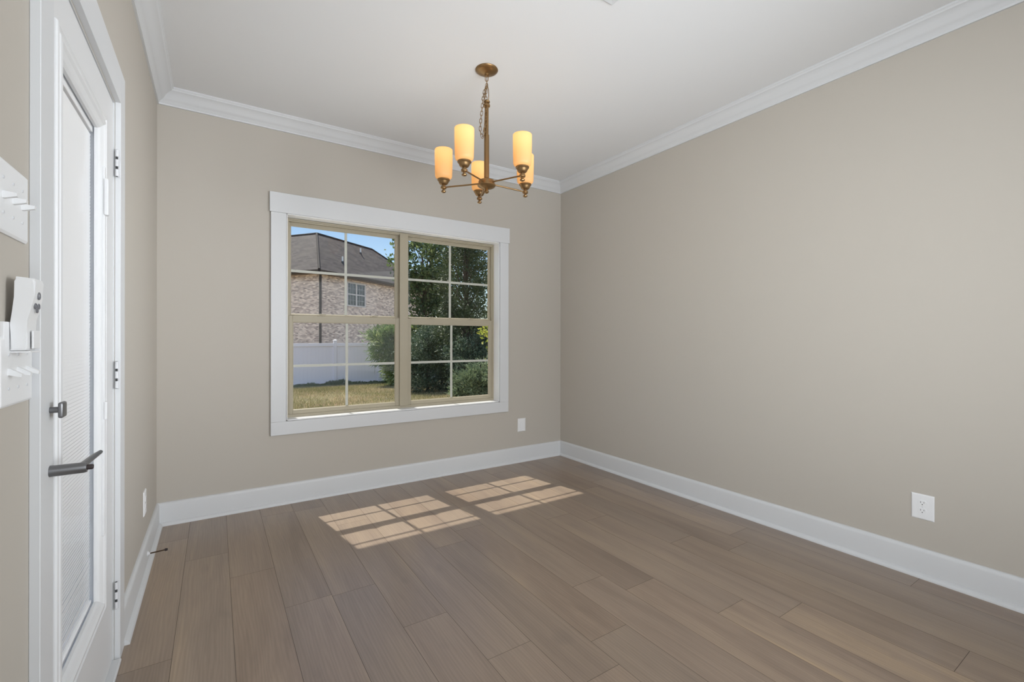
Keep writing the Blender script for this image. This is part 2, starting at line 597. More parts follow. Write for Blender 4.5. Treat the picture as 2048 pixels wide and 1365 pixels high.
win = tag(empty('window_1', (1.334, D, WZ0)), kind='structure')
YF = 3.735
g = G()     # jamb extension; daylight on its trim paint is put into this whiter colour
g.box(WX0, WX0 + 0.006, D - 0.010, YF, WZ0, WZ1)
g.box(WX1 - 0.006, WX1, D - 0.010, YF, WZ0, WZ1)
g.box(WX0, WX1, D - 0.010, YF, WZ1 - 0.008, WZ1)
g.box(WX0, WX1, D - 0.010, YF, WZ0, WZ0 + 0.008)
g.build('window_jamb', M['plastic_lit_jamb'], win)
mpw = lambda u, v, h: (u, YF - h, v)            # h toward the room
XM = 1.340
ZB, ZT = 0.606, 2.090
for (a, b) in ((0.438, XM), (XM, 2.230)):
    fr = G()
    fr.ring(a, b, ZB, ZT, [(0, -0.012), (0, 0.0), (0.010, 0.0), (0.010, -0.008), (0.020, -0.008), (0.020, -0.075), (0.0, -0.075)], mpw)
    if a < 1:
        fr.box(XM - 0.036, XM + 0.036, YF - 0.006, YF - 0.0005, ZB + 0.018, ZT - 0.010, bev=0.001, seg=1)
    fr.box(a + 0.01, b - 0.01, YF + 0.002, YF + 0.07, ZB, ZB + 0.020)
    fo = fr.build('window_frame', M['vinyl'], win)
    # lower sash (room side)
    lo = G()
    gl, gr = a + 0.046, b - 0.046
    if a < 1:
        gr = b - 0.066
    else:
        gl = a + 0.066
    gz0, gz1 = 0.655, 1.320
    def sash(gl, gr, gz0, gz1, wl, wr, wt, wb, yf, dep):
        s_ = G()
        # stiles and rails with a small glazing bead
        s_.box(gl - wl, gl, yf, yf + dep, gz0 - wb, gz1 + wt, bev=0.002, seg=1)
        s_.box(gr, gr + wr, yf, yf + dep, gz0 - wb, gz1 + wt, bev=0.002, seg=1)
        s_.box(gl, gr, yf + 0.0004, yf + dep, gz0 - wb, gz0, bev=0.002, seg=1)
        s_.box(gl, gr, yf + 0.0004, yf + dep, gz1, gz1 + wt, bev=0.002, seg=1)
        s_.ring(gl - 0.003, gr + 0.003, gz0 - 0.003, gz1 + 0.003,
                [(0, -(yf - YF) - 0.001), (0.004, -(yf - YF) - 0.001), (0.010, -(yf - YF) - 0.012), (0.0, -(yf - YF) - 0.012)], mpw)
        return s_
    w1 = 0.024
    so = sash(gl, gr, gz0, gz1, gl - a - 0.0205, b - 0.0205 - gr, 0.046, 0.030, YF + 0.008, 0.026).build('lower_sash', M['vinyl'], win)
    mu = G()
    xm = (gl + gr) / 2
    yg = YF + 0.022
    mu.box(xm - 0.0095, xm + 0.0095, yg - 0.003, yg + 0.003, gz0, gz1)
    mu.box(gl, gr, yg - 0.0028, yg + 0.0028, 0.977, 0.996)
    mu.build('muntin', M['grid'], so)
    pn = G(); pn.box(gl, gr, yg + 0.004, yg + 0.007, gz0, gz1); pn.build('pane', M['glass'], so)
    # upper sash (outer side)
    gl2, gr2 = a + 0.034, b - 0.034
    if a < 1:
        gr2 = b - 0.058
    else:
        gl2 = a + 0.052
    gz0, gz1 = 1.376, 2.048
    uo = sash(gl2, gr2, gz0, gz1, gl2 - a - 0.0205, b - 0.0205 - gr2, 0.030, 0.046, YF + 0.038, 0.028).build('upper_sash', M['vinyl'], win)
    mu = G()
    yg = YF + 0.052
    xm = (gl2 + gr2) / 2
    mu.box(xm - 0.0095, xm + 0.0095, yg - 0.003, yg + 0.003, gz0, gz1)
    mu.box(gl2, gr2, yg - 0.0028, yg + 0.0028, 1.697, 1.716)
    mu.build('muntin', M['grid'], uo)
    pn = G(); pn.box(gl2, gr2, yg + 0.004, yg + 0.007, gz0, gz1); pn.build('pane', M['glass'], uo)
    # cam locks and tilt latches on the meeting rail
    for xl in (a + 0.25, b - 0.25):
        k = G()
        k.box(xl - 0.026, xl + 0.026, YF + 0.010, YF + 0.032, 1.366, 1.374, bev=0.002, seg=1)
        k.lathe([(0.011, 1.374), (0.011, 1.381), (0.007, 1.384)], (xl, YF + 0.020, 0), 14)
        k.box(xl - 0.004, xl + 0.034, YF + 0.006, YF + 0.014, 1.377, 1.383, bev=0.0015, seg=1)
        k.build('sash_lock', M['vinyl'], so)
    for xl in (a + 0.055, b - 0.085):
        k = G()
        k.box(xl, xl + 0.05, YF + 0.012, YF + 0.028, 1.366, 1.3715, bev=0.0015, seg=1)
        k.build('tilt_latch', M['vinyl'], so)
# sloping exterior sill
g = G(); g.box(WX0, WX1, 3.812, BY + 0.05, WZ0 - 0.03, WZ0 - 0.002)
g.build('outer_sill', M['fence'], win)

# ------------------------------------------------------------------ door in the left wall
dr = tag(empty('door_1', (L, 1.79, 0)), kind='structure')
XD = L - 0.004                         # face of the door leaf
mpd = lambda u, v, h: (XD + h, u, v)
IY0, IY1, IZ0, IZ1 = 1.447, 2.018, 0.290, 1.935
GW = 0.058
g = G()     # leaf around the glazed insert
g.box(XD - 0.044, XD, 1.386, IY0 + 0.03, 0.016, 2.062)
g.box(XD - 0.044, XD, IY1 - 0.03, 2.200, 0.016, 2.062)
g.box(XD - 0.044, XD, IY0 + 0.03, IY1 - 0.03, 0.016, IZ0 + 0.03)
g.box(XD - 0.044, XD, IY0 + 0.03, IY1 - 0.03, IZ1 - 0.03, 2.062)
g.build('door_leaf', M['door'], dr)
g = G()
g.ring(IY0, IY1, IZ0, IZ1, [(0, -0.001), (0, 0.007), (0.003, 0.011), (0.010, 0.012), (0.014, 0.008), (0.020, 0.007), (0.024, 0.012),
                            (0.034, 0.013), (0.040, 0.008), (0.052, 0.002), (GW, -0.004), (GW, -0.012), (0.0, -0.012)], mpd)
ins = g.build('glazing_frame', M['door'], dr)
gy0, gy1, gz0, gz1 = IY0 + GW, IY1 - GW, IZ0 + GW, IZ1 - GW
g = G(); g.box(XD - 0.013, XD - 0.010, gy0 - 0.01, gy1 + 0.01, gz0 - 0.01, gz1 + 0.01)
g.build('pane', M['doorglass'], dr)
g = G(); g.box(XD - 0.040, XD - 0.037, gy0 - 0.01, gy1 + 0.01, gz0 - 0.01, gz1 + 0.01)
g.build('pane', M['doorglass'], dr)
g = G()     # slats between the panes
z = gz0 - 0.002
while z < gz1 - 0.02:
    a = 0.0068
    g.poly([(XD - 0.024 - 0.0014, gy0 - 0.012, z - a), (XD - 0.024 + 0.0014, gy0 - 0.012, z + a),
            (XD - 0.024 + 0.0014, gy1 + 0.012, z + a), (XD - 0.024 - 0.0014, gy1 + 0.012, z - a)])
    z += 0.0105
bl = g.build('blind_slats', M['blind'], dr)
so_ = bl.modifiers.new('thick', 'SOLIDIFY'); so_.thickness = 0.0006
g = G()
g.box(XD - 0.034, XD - 0.017, gy0 - 0.012, gy1 + 0.012, gz1 - 0.014, gz1 + 0.012, bev=0.002, seg=1)
g.box(XD - 0.034, XD - 0.018, gy0 - 0.012, gy1 + 0.012, gz0 - 0.012, gz0 + 0.004, bev=0.002, seg=1)
g.build('blind_rail', M['blind'], dr)
for za, zb in ((1.02, 1.74),):
    g = G(); g.box(XD + 0.004, XD + 0.013, gy1 + 0.012, gy1 + 0.026, 0.55, 1.76, bev=0.002, seg=1)
    g.build('blind_track', M['door'], dr)
    g = G(); g.box(XD + 0.010, XD + 0.022, gy1 + 0.008, gy1 + 0.030, 1.60, 1.72, bev=0.003, seg=2)
    g.build('blind_slider', M['door'], dr)
    g = G(); g.box(XD + 0.010, XD + 0.019, gy1 + 0.010, gy1 + 0.028, 0.93, 0.99, bev=0.003, seg=2)
    g.build('blind_slider', M['door'], dr)
# deadbolt thumb turn
g = G()
g.lathe([(0.0, 0.0), (0.031, 0.0), (0.031, 0.006), (0.027, 0.009), (0.012, 0.011), (0.0, 0.011)], (XD, 1.345, 1.045), 28, 'X', caps=False)
dbt = g.build('deadbolt', M['nickel'], dr, True, 40)
g = G()
g.lathe([(0.0, 0.010), (0.0065, 0.010), (0.0065, 0.037), (0.0, 0.037)], (XD, 1.345, 1.045), 16, 'X', caps=False)
g.box(XD + 0.036, XD + 0.045, 1.329, 1.361, 1.028, 1.062, bev=0.0042, seg=3)
g.build('thumb_turn', M['nickel'], dbt, True, 40)
# lever handle
hz = 0.915
g = G()
g.lathe([(0.0, 0.0), (0.033, 0.0), (0.033, 0.005), (0.029, 0.009), (0.014, 0.012), (0.0, 0.012)], (XD, 1.345, hz), 28, 'X', caps=False)
hd = g.build('door_handle', M['nickel'], dr, True, 40)
g = G()
g.lathe([(0.0, 0.010), (0.0135, 0.010), (0.0120, 0.018), (0.0115, 0.076), (0.0105, 0.080), (0.0, 0.080)], (XD, 1.345, hz), 20, 'X', caps=False)
g.tube([(XD + 0.069, 1.350, hz), (XD + 0.066, 1.385, hz - 0.003), (XD + 0.068, 1.43, hz - 0.002), (XD + 0.074, 1.465, hz + 0.001), (XD + 0.079, 1.492, hz + 0.003)],
       [0.0085, 0.0075, 0.0068, 0.006, 0.0045], 14)
g.build('lever', M['nickel'], hd, True, 40)
g = G()
g.lathe([(0.0, 0.079), (0.0058, 0.079), (0.0058, 0.088), (0.0045, 0.0905), (0.0, 0.091)], (XD, 1.345, hz), 16, 'X', caps=False)
g.build('privacy_button', M['rubber'], hd, True, 40)
# hinges
for zc in (1.842, 1.062, 0.250):
    g = G()
    g.box(L + 0.0012, L + 0.0165, 2.2005, 2.2030, zc - 0.051, zc + 0.051, bev=0.0006, seg=1)
    hg = g.build('hinge', M['hinge'], dr)
    for k in range(3):
        q = G()
        q.lathe([(0.0, -0.0128), (0.0052, -0.0128), (0.0052, 0.0128), (0.0, 0.0128)], (L + 0.0072, 2.1960, zc - 0.036 + 0.036 * k), 14, 'Z', caps=False)
        q.build('knuckle', M['hinge'], hg, True, 40)
    q = G()
    q.lathe([(0.0, -0.050), (0.0034, -0.050), (0.0034, 0.050), (0.0, 0.050)], (L + 0.0072, 2.1960, zc), 10, 'Z', caps=False)
    q.build('hinge_pin', M['slot'], hg, True, 40)
# jamb, threshold
g = G()
g.box(L - 0.16, L - 0.0005, DY0, 1.3845, 0, DZ1)
g.box(L - 0.16, L - 0.0005, 2.2015, DY1, 0, DZ1)
g.box(L - 0.16, L - 0.0005, DY0, DY1, 2.064, DZ1)
g.box(L - 0.16, L - 0.055, 1.3845, 1.398, 0, DZ1)
g.box(L - 0.16, L - 0.055, 2.188, 2.2015, 0, DZ1)
g.build('door_jamb', M['trim'], dr)
g = G(); g.box(L - 0.16, L + 0.022, 1.386, 2.200, 0.0003, 0.014, bev=0.004, seg=2)
g.build('threshold', M['trim'], dr)
# door casing
g = G(); g.box(L, L + 0.017, 1.284, 1.372, 0.0003, 2.195, bev=0.0012, seg=1); tag(g.build('trim_8', M['trim']), kind='structure')
g = G(); g.box(L, L + 0.017, 2.207, 2.301, 0.0003, 2.195, bev=0.0012, seg=1); tag(g.build('trim_9', M['trim']), kind='structure')
g = G(); g.box(L, L + 0.017, 1.3722, 2.2068, 2.070, 2.195, bev=0.0004, seg=1); tag(g.build('trim_10', M['trim']), kind='structure')

# ------------------------------------------------------------------ switches, remote, outlets, door stop, vent
def switch_plate(y1, z0, z1, n, up, label):
    wd = 0.0708 + 0.046 * (n - 1)
    t_ = tag(empty('switch_plate', (L, y1 - wd / 2, (z0 + z1) / 2)), label, 'light switch', 'gang switch plates by the door')
    g = G()
    mp = lambda u, v, h: (L + h, u, v)
    # bevelled plate
    y0 = y1 - wd
    loops = [(0, 0.0003), (0, 0.003), (0.004, 0.0062), (0.007, 0.0066)]
    vs = []
    for ins, h in loops:
        vs.append([g.bm.verts.new(mp(u, v, h)) for u, v in ((y0 + ins, z0 + ins), (y1 - ins, z0 + ins), (y1 - ins, z1 - ins), (y0 + ins, z1 - ins))])
    for a, b in zip(vs, vs[1:]):
        for k in range(4):
            g.bm.faces.new((a[k], a[(k + 1) % 4], b[(k + 1) % 4], b[k]))
    g.bm.faces.new(vs[0]); g.bm.faces.new(vs[-1])
    g.build('plate', M['plastic_lit_jamb'], t_)
    zc = (z0 + z1) / 2
    for k in range(n):
        yc = y1 - 0.0354 - 0.046 * k
        q = G()
        q.extrude([(0.004, -0.0065), (0.009, -0.006), (0.024, up * 0.010 - 0.003), (0.0245, up * 0.010 + 0.0025), (0.009, 0.006), (0.004, 0.0065)],
                  yc - 0.0045, yc + 0.0045, lambda t2, p_, q_: (L + p_, t2, zc + q_))
        tg = q.build('toggle', M['plastic_lit_jamb'], t_)
        for sz in (-0.030, 0.030):
            q = G()
            q.lathe([(0.0, 0.0066), (0.0030, 0.0066), (0.0026, 0.0080), (0.0, 0.0082)], (L, yc, zc + sz), 12, 'X', caps=False)
            q.build('screw', M['hinge'], t_)
    return t_

switch_plate(1.256, 1.381, 1.509, 3, 0.15, 'white three toggle switch plate on the wall above the remote control')
switch_plate(1.281, 1.077, 1.201, 3, -0.7, 'white toggle switch plate on the wall below the remote control')

# remote control hanging in a cradle
g = G()
prof = [(0.0145, 1.3085), (0.0375, 1.306), (0.0395, 1.300), (0.0375, 1.272), (0.034, 1.252), (0.0295, 1.232), (0.0285, 1.215), (0.0290, 1.180), (0.0270, 1.1765),
        (0.0075, 1.1765), (0.0075, 1.222), (0.0085, 1.232), (0.0105, 1.250), (0.0125, 1.272), (0.0130, 1.300)]
def rot(t2, p_, q_):
    return (L + p_, t2, q_)
g.extrude(prof, 1.156, 1.206, rot)
bmesh.ops.bevel(g.bm, geom=[e for e in g.bm.edges if abs(e.verts[0].co.y - e.verts[1].co.y) < 1e-5], offset=0.0025, segments=2, affect='EDGES')
rc = g.build('remote_control', M['plastic_lit_jamb'])
tag(rc, 'white curved fan remote control hanging in its wall cradle between the switch plates', 'remote control')
for (yy, zz, rr) in ((1.181, 1.276, 0.006), (1.172, 1.257, 0.0045), (1.190, 1.257, 0.0045), (1.181, 1.250, 0.0045)):
    g = G()
    a = []
    base_x = 0.0385 if zz > 1.27 else 0.036
    g.tube([(L + base_x, yy + rr * math.cos(q * math.pi / 8), zz + rr * math.sin(q * math.pi / 8)) for q in range(16)], 0.0012, 6, closed=True)
    g.build('button', M['grey_mark'], rc, True)
g = G()
g.box(L + 0.0003, L + 0.0068, 1.134, 1.222, 1.180, 1.2275, bev=0.0015, seg=2)
g.box(L + 0.0310, L + 0.0340, 1.170, 1.207, 1.179, 1.212, bev=0.0012, seg=2)
g.box(L + 0.0060, L + 0.0325, 1.2075, 1.2115, 1.179, 1.212, bev=0.0012, seg=2)
g.box(L + 0.0060, L + 0.0325, 1.160, 1.2115, 1.172, 1.1755, bev=0.0012, seg=2)
tag(g.build('remote_cradle', M['plastic_lit_jamb']), 'white wall cradle gripping the bottom of the remote control', 'holder')


def outlet(origin, ax, nr, label, hw=0.0445, hh=0.063, duplex=True):
    """ax: horizontal axis, nr: normal into the room"""
    o_ = Vector(origin); ax = Vector(ax); nr = Vector(nr); up = Vector((0, 0, 1))
    t_ = tag(empty('wall_outlet', origin), label, 'power outlet')
    mp = lambda u, v, h: o_ + ax * u + up * v + nr * h
    g = G()
    vs = []
    for ins, h in [(0, 0.0003), (0, 0.003), (0.004, 0.0060), (0.008, 0.0064)]:
        vs.append([g.bm.verts.new(mp(u, v, h)) for u, v in ((-hw + ins, -hh + ins), (hw - ins, -hh + ins), (hw - ins, hh - ins), (-hw + ins, hh - ins))])
    for a, b in zip(vs, vs[1:]):
        for k in range(4):
            g.bm.faces.new((a[k], a[(k + 1) % 4], b[(k + 1) % 4], b[k]))
    g.bm.faces.new(vs[0]); g.bm.faces.new(vs[-1])
    g.build('plate', M['plastic_lit_jamb'], t_)
    if not duplex:
        q = G()
        q.extrude([(-0.0165, 0), (0.0165, 0), (0.0165, 0.0085), (-0.0165, 0.0085)], -0.033, 0.033, lambda t2, p_, q_: mp(p_, t2, q_))
        q.build('rocker', M['plastic_lit_jamb'], t_)
        return t_
    for sz in (-0.0195, 0.0195):
        q = G()
        n = 24
        A = []; B = []
        for k in range(n):
            a = 2 * math.pi * k / n
            u, v = 0.0172 * math.cos(a), 0.0172 * math.sin(a)
            v = max(-0.0142, min(0.0142, v))
            A.append(q.bm.verts.new(mp(u, sz + v, 0.006))); B.append(q.bm.verts.new(mp(u, sz + v, 0.0086)))
        for k in range(n):
            q.bm.faces.new((A[k], A[(k + 1) % n], B[(k + 1) % n], B[k]))
        q.bm.faces.new(B)
        rc_ = q.build('receptacle', M['plastic_lit_jamb'], t_)
        q = G()
        for (u, v, du, dv) in ((-0.0065, 0.004, 0.0010, 0.0042), (0.0065, 0.004, 0.0010, 0.0034)):
            q.poly([mp(u - du, sz + v - dv, 0.00875), mp(u + du, sz + v - dv, 0.00875), mp(u + du, sz + v + dv, 0.00875), mp(u - du, sz + v + dv, 0.00875)])
        q.poly([mp(0.0024 * math.cos(k * math.pi / 6), sz - 0.007 + 0.0024 * math.sin(k * math.pi / 6), 0.00875) for k in range(12)])
        q.build('socket_slots', M['slot'], rc_)
    q = G()
    q.poly([mp(0.003 * math.cos(k * math.pi / 6), 0.003 * math.sin(k * math.pi / 6), 0.0068) for k in range(12)])
    q.build('screw', M['hinge'], t_)
    return t_

outlet((R, 0.784, 0.353), (0, -1, 0), (-1, 0, 0), 'white duplex outlet low on the long right wall above the baseboard')
outlet((2.4965, D, 0.355), (1, 0, 0), (0, -1, 0), 'white rocker wall plate on the window wall right of the window', hw=0.0445, hh=0.063, duplex=False)
outlet((L, 3.045, 0.335), (0, 1, 0), (1, 0, 0), 'white outlet plate on the left wall between the door and corner', hw=0.042, hh=0.063)

g = G()
x0 = L + 0.0158
g.lathe([(0.0, 0.0), (0.0150, 0.0), (0.0140, 0.003), (0.0085, 0.006), (0.0055, 0.011), (0.0, 0.012)], (x0, 3.03, 0.068), 20, 'X', caps=False)
ds = g.build('door_stop', M['hinge'], None, True, 40)
tag(ds, 'small dark rod door stop screwed into the left baseboard', 'door stop')
g = G(); g.tube([(x0 + 0.010, 3.03, 0.068), (x0 + 0.074, 3.03, 0.071)], 0.0036, 12); g.build('rod', M['stop'], ds, True, 40)
g = G(); g.lathe([(0.0, 0.072), (0.0062, 0.072), (0.0070, 0.076), (0.0062, 0.084), (0.0, 0.086)], (x0, 3.03, 0.0712), 16, 'X', caps=False); g.build('rubber_tip', M['rubber'], ds, True, 40)

# ceiling register
cv = tag(empty('ceiling_vent', (1.40, 1.46, CEIL)), 'white slotted air vent set in the ceiling near the camera', 'air vent')
VX0, VX1, VY0, VY1 = 1.245, 1.570, 1.385, 1.543
g = G()
g.ring(VX0, VX1, VY0, VY1, [(0, 0), (0, 0.004), (0.004, 0.007), (0.024, 0.005), (0.024, 0.0005)], lambda u, v, h: (u, v, CEIL - h))
g.build('vent_frame', M['trim'], cv)
g = G(); g.poly([(VX0 + 0.02, VY0 + 0.02, CEIL - 0.0006), (VX1 - 0.02, VY0 + 0.02, CEIL - 0.0006), (VX1 - 0.02, VY1 - 0.02, CEIL - 0.0006), (VX0 + 0.02, VY1 - 0.02, CEIL - 0.0006)])
g.build('vent_duct', M['duct'], cv)
x = VX0 + 0.030
g = G()
while x < VX1 - 0.026:
    g.extrude([(0, 0.0008), (0.006, 0.0055), (0.0072, 0.0048), (0.0012, 0.0004)], VY0 + 0.023, VY1 - 0.023, lambda t2, p_, q_: (x + p_, t2, CEIL - q_))
    x += 0.0155
g.build('vent_louvres', M['trim'], cv)

# ------------------------------------------------------------------ chandelier
CX, CY = 1.336, 2.322
ch = tag(empty('chandelier', (CX, CY, CEIL)), 'bronze five arm chandelier with glowing amber glass shades hanging from the ceiling', 'chandelier')
g = G()
g.lathe([(0.0, CEIL - 0.0003), (0.0655, CEIL - 0.0003), (0.0665, CEIL - 0.004), (0.064, CEIL - 0.008), (0.050, CEIL - 0.017), (0.030, CEIL - 0.024), (0.014, CEIL - 0.028),
         (0.012, CEIL - 0.034), (0.013, CEIL - 0.038), (0.0, CEIL - 0.040)], (CX, CY, 0), 48, caps=False)
g.build('canopy', M['bronze'], ch, True, 40)
def link(g, c, ax, w_, h_, tilt=0.0, r=0.0017):
    c = Vector(c)
    ax = Vector(ax).normalized()
    up = Vector((0, 0, 1))
    if isinstance(tilt, Vector):
        up = tilt.normalized()
    sd = ax - up * ax.dot(up); sd.normalize()
    pts = []
    hw, hh = w_ / 2, h_ / 2
    for k in range(16):
        a = 2 * math.pi * k / 16
        pts.append(c + sd * hw * math.cos(a) + up * ((hh - hw) * (1 if math.sin(a) >= 0 else -1) + hw * math.sin(a)))
    g.tube(pts, r, 7, closed=True)
A1 = Vector((0.837, -0.547, 0)); A2 = Vector((0.547, 0.837, 0))
g = G()
# canopy ring and the short load chain
link(g, (CX, CY, 2.728), A1, 0.018, 0.034, r=0.0022)
link(g, (CX, CY, 2.705), A2, 0.014, 0.030)
link(g, (CX, CY, 2.684), A1, 0.014, 0.030)
# swag of spare chain: down on the left and back up behind the rod
path = [(-0.004, 2.690), (-0.016, 2.640), (-0.022, 2.590), (-0.026, 2.540), (-0.032, 2.490), (-0.036, 2.440), (-0.036, 2.405), (-0.026, 2.380), (-0.012, 2.395),
        (-0.006, 2.43), (-0.004, 2.48), (-0.003, 2.53), (-0.003, 2.58), (-0.003, 2.63), (0.0, 2.675)]
pts = [Vector((CX, CY, 0)) + A1 * a + Vector((0, 0, z)) + A2 * (-0.018 if i > 1 else -0.004) for i, (a, z) in enumerate(path)]
seg = []
dist = 0.0
step = 0.0225
acc = 0.0
k = 0
cur = pts[0].copy()
i = 1
centers = []
while i < len(pts):
    d = (pts[i] - cur).length
    if acc + d >= step:
        cur = cur + (pts[i] - cur).normalized() * (step - acc)
        centers.append((cur.copy(), (pts[i] - pts[i - 1]).normalized()))
        acc = 0.0
    else:
        acc += d
        cur = pts[i].copy()
        i += 1
for k, (c, d) in enumerate(centers):
    link(g, c, A1 if k % 2 else A2, 0.013, 0.029, tilt=d)
g.build('chain', M['bronze'], ch, True)
g = G()
g.tube([Vector((CX, CY, 0)) + A1 * a + A2 * b + Vector((0, 0, z)) for a, b, z in
        ((0, 0, 2.735), (0.003, 0.004, 2.68), (-0.012, 0.002, 2.62), (-0.008, -0.016, 2.55), (-0.012, -0.018, 2.45), (-0.024, -0.016, 2.375), (-0.014, -0.017, 2.385), (-0.004, -0.02, 2.50), (-0.002, -0.012, 2.60))], 0.0016, 8)
g.build('lamp_cord', M['bronze'], ch, True)
g = G()     # hanging loop on top of the rod
lp = [(0.0105, 2.590), (0.0115, 2.63), (0.0105, 2.660), (0.006, 2.680), (0.0, 2.686), (-0.006, 2.680), (-0.0105, 2.660), (-0.0115, 2.63), (-0.0105, 2.590)]
g.tube([Vector((CX, CY, z)) + A1 * a for a, z in lp], 0.0022, 8)
g.build('hanging_loop', M['bronze'], ch, True)
g = G()
g.lathe([(0.0, 2.604), (0.006, 2.602), (0.010, 2.597), (0.018, 2.594), (0.0195, 2.589), (0.018, 2.585), (0.011, 2.582), (0.011, 2.577), (0.019, 2.573), (0.0205, 2.567), (0.019, 2.562),
         (0.012, 2.558), (0.0115, 2.400), (0.0118, 2.396), (0.0150, 2.394), (0.0150, 2.140), (0.021, 2.136), (0.021, 2.130), (0.0, 2.129)], (CX, CY, 0), 28, caps=False)
g.build('column', M['bronze'], ch, True, 35)
g = G()
g.lathe([(0.0, 2.131), (0.036, 2.130), (0.045, 2.126), (0.048, 2.119), (0.048, 2.104), (0.0535, 2.101), (0.0535, 2.096), (0.048, 2.089), (0.030, 2.080), (0.012, 2.075),
         (0.008, 2.071), (0.012, 2.066), (0.015, 2.061), (0.012, 2.055), (0.006, 2.051), (0.0, 2.050)], (CX, CY, 0), 40, caps=False)
g.build('hub', M['bronze'], ch, True, 35)
RA = 0.262
ANG = [70, 138, 213, 289, 355]
for k, a in enumerate(ANG):
    a = math.radians(a)
    ca, sa = math.cos(a), math.sin(a)
    nx, ny = CX + RA * ca, CY + RA * sa
    g = G()
    g.tube([(CX + 0.044 * ca, CY + 0.044 * sa, 2.110), (CX + (RA - 0.008) * ca, CY + (RA - 0.008) * sa, 2.100)], 0.0046, 12)
    arm = g.build('arm', M['bronze'], ch, True, 40)
    g = G()
    g.lathe([(0.0, 2.066), (0.006, 2.067), (0.013, 2.071), (0.0145, 2.075), (0.012, 2.079), (0.007, 2.083), (0.007, 2.087), (0.0165, 2.092), (0.0175, 2.098), (0.0165, 2.104),
             (0.0095, 2.108), (0.0095, 2.112), (0.020, 2.116), (0.026, 2.122), (0.030, 2.132), (0.034, 2.138), (0.0375, 2.141), (0.0375, 2.147), (0.034, 2.149), (0.0, 2.149)],
            (nx, ny, 0), 28, caps=False)
    g.build('socket_cup', M['bronze'], arm, True, 35)
    g = G()
    g.lathe([(0.033, 2.1495), (0.040, 2.1515), (0.0475, 2.158), (0.0505, 2.168), (0.0515, 2.20), (0.0530, 2.28), (0.0530, 2.322), (0.0520, 2.324), (0.0505, 2.322)], (nx, ny, 0), 36, caps=False)
    sh = g.build('lamp_shade', M['shade'], ch, True, 60)
    sh['label'] = 'frosted amber glass shade'
    g = G()
    g.lathe([(0.0, 2.149), (0.012, 2.150), (0.012, 2.185), (0.012, 2.20), (0.018, 2.222), (0.024, 2.245), (0.022, 2.265), (0.012, 2.280), (0.0, 2.283)], (nx, ny, 0), 18, caps=False)
    g.build('light_bulb', M['bulb'], sh, True)
    l = bpy.data.lights.new('bulb_glow', 'POINT')
    l.energy = 0.095
    l.color = (1.0, 0.80, 0.52)
    l.shadow_soft_size = 0.02
    lo_ = bpy.data.objects.new('bulb_glow', l)
    COL.objects.link(lo_)
    lo_.parent = ch
    lo_.matrix_parent_inverse = ch.matrix_world.inverted()
    lo_.location = (nx, ny, 2.305)

# ------------------------------------------------------------------ outdoors
def gz(x, y):
    return -0.20 - (min(y, 21.5) - 4.0) * 0.041
g = G()
ys = [BY + 0.02] + [4.5 + 0.5 * i for i in range(34)] + [22, 30, 60, 140]
xs = [-60, -20, -4] + [i * 0.5 for i in range(-6, 30)] + [20, 40, 90]
vs = {}
for j, y in enumerate(ys):
    for i, x in enumerate(xs):
        dz = 0.02 * math.sin(x * 1.7 + y) * math.cos(y * 1.3) if 4.6 < y < 21 else 0
        vs[i, j] = g.bm.verts.new((x, y, gz(x, y) + dz))
for j in range(len(ys) - 1):
    for i in range(len(xs) - 1):
        g.bm.faces.new((vs[i, j], vs[i + 1, j], vs[i + 1, j + 1], vs[i, j + 1]))
tag(g.build('ground', M['ground'], None, True), kind='structure')


g = G()
g.box(-3.0, 7.5, BY + 0.06, 8.3, -0.60, -0.16, bev=0.01, seg=1)  # unseen pale slab added to bounce sunlight up to the window reveal
tag(g.build('bounce_slab', mat('pale bounce slab', (0.62, 0.60, 0.56), 0.85, bump=(60, 0.2, 0.003))), kind='structure')


def cloud_mesh(name, V, F, rnd_, mat_, parent=None):
    """V: (n,k,3) polygons of k verts each"""
    n, k, _ = V.shape
    me = bpy.data.meshes.new(name)
    me.vertices.add(n * k)
    me.vertices.foreach_set('co', V.reshape(-1).astype(np.float32))
    me.loops.add(n * k)
    me.loops.foreach_set('vertex_index', np.arange(n * k, dtype=np.int32))
    me.polygons.add(n)
    me.polygons.foreach_set('loop_start', np.arange(0, n * k, k, dtype=np.int32))
    me.polygons.foreach_set('loop_total', np.full(n, k, dtype=np.int32))
    at = me.attributes.new('rnd', 'FLOAT', 'FACE')
    at.data.foreach_set('value', rnd_.astype(np.float32))
    me.materials.append(mat_)
    me.update(calc_edges=True)
    o = bpy.data.objects.new(name, me)
    COL.objects.link(o)
    if parent is not None:
        o.parent = parent
        o.matrix_parent_inverse = parent.matrix_world.inverted()
    return o


def leaves(P, Dv, ln, wd, jit=0.6, rng=RNG):
    """one kite-shaped leaf per point P along direction Dv"""
    n = len(P)
    d = Dv + rng.normal(0, jit, (n, 3))
    d /= np.linalg.norm(d, axis=1)[:, None]
    q = rng.normal(0, 1, (n, 3))
    s = np.cross(d, q)
    s /= np.linalg.norm(s, axis=1)[:, None]
    l = ln * rng.uniform(0.6, 1.3, n)[:, None]
    w_ = wd * rng.uniform(0.7, 1.2, n)[:, None]
    return np.stack([P, P + d * l * 0.45 + s * w_ / 2, P + d * l, P + d * l * 0.45 - s * w_ / 2], 1)


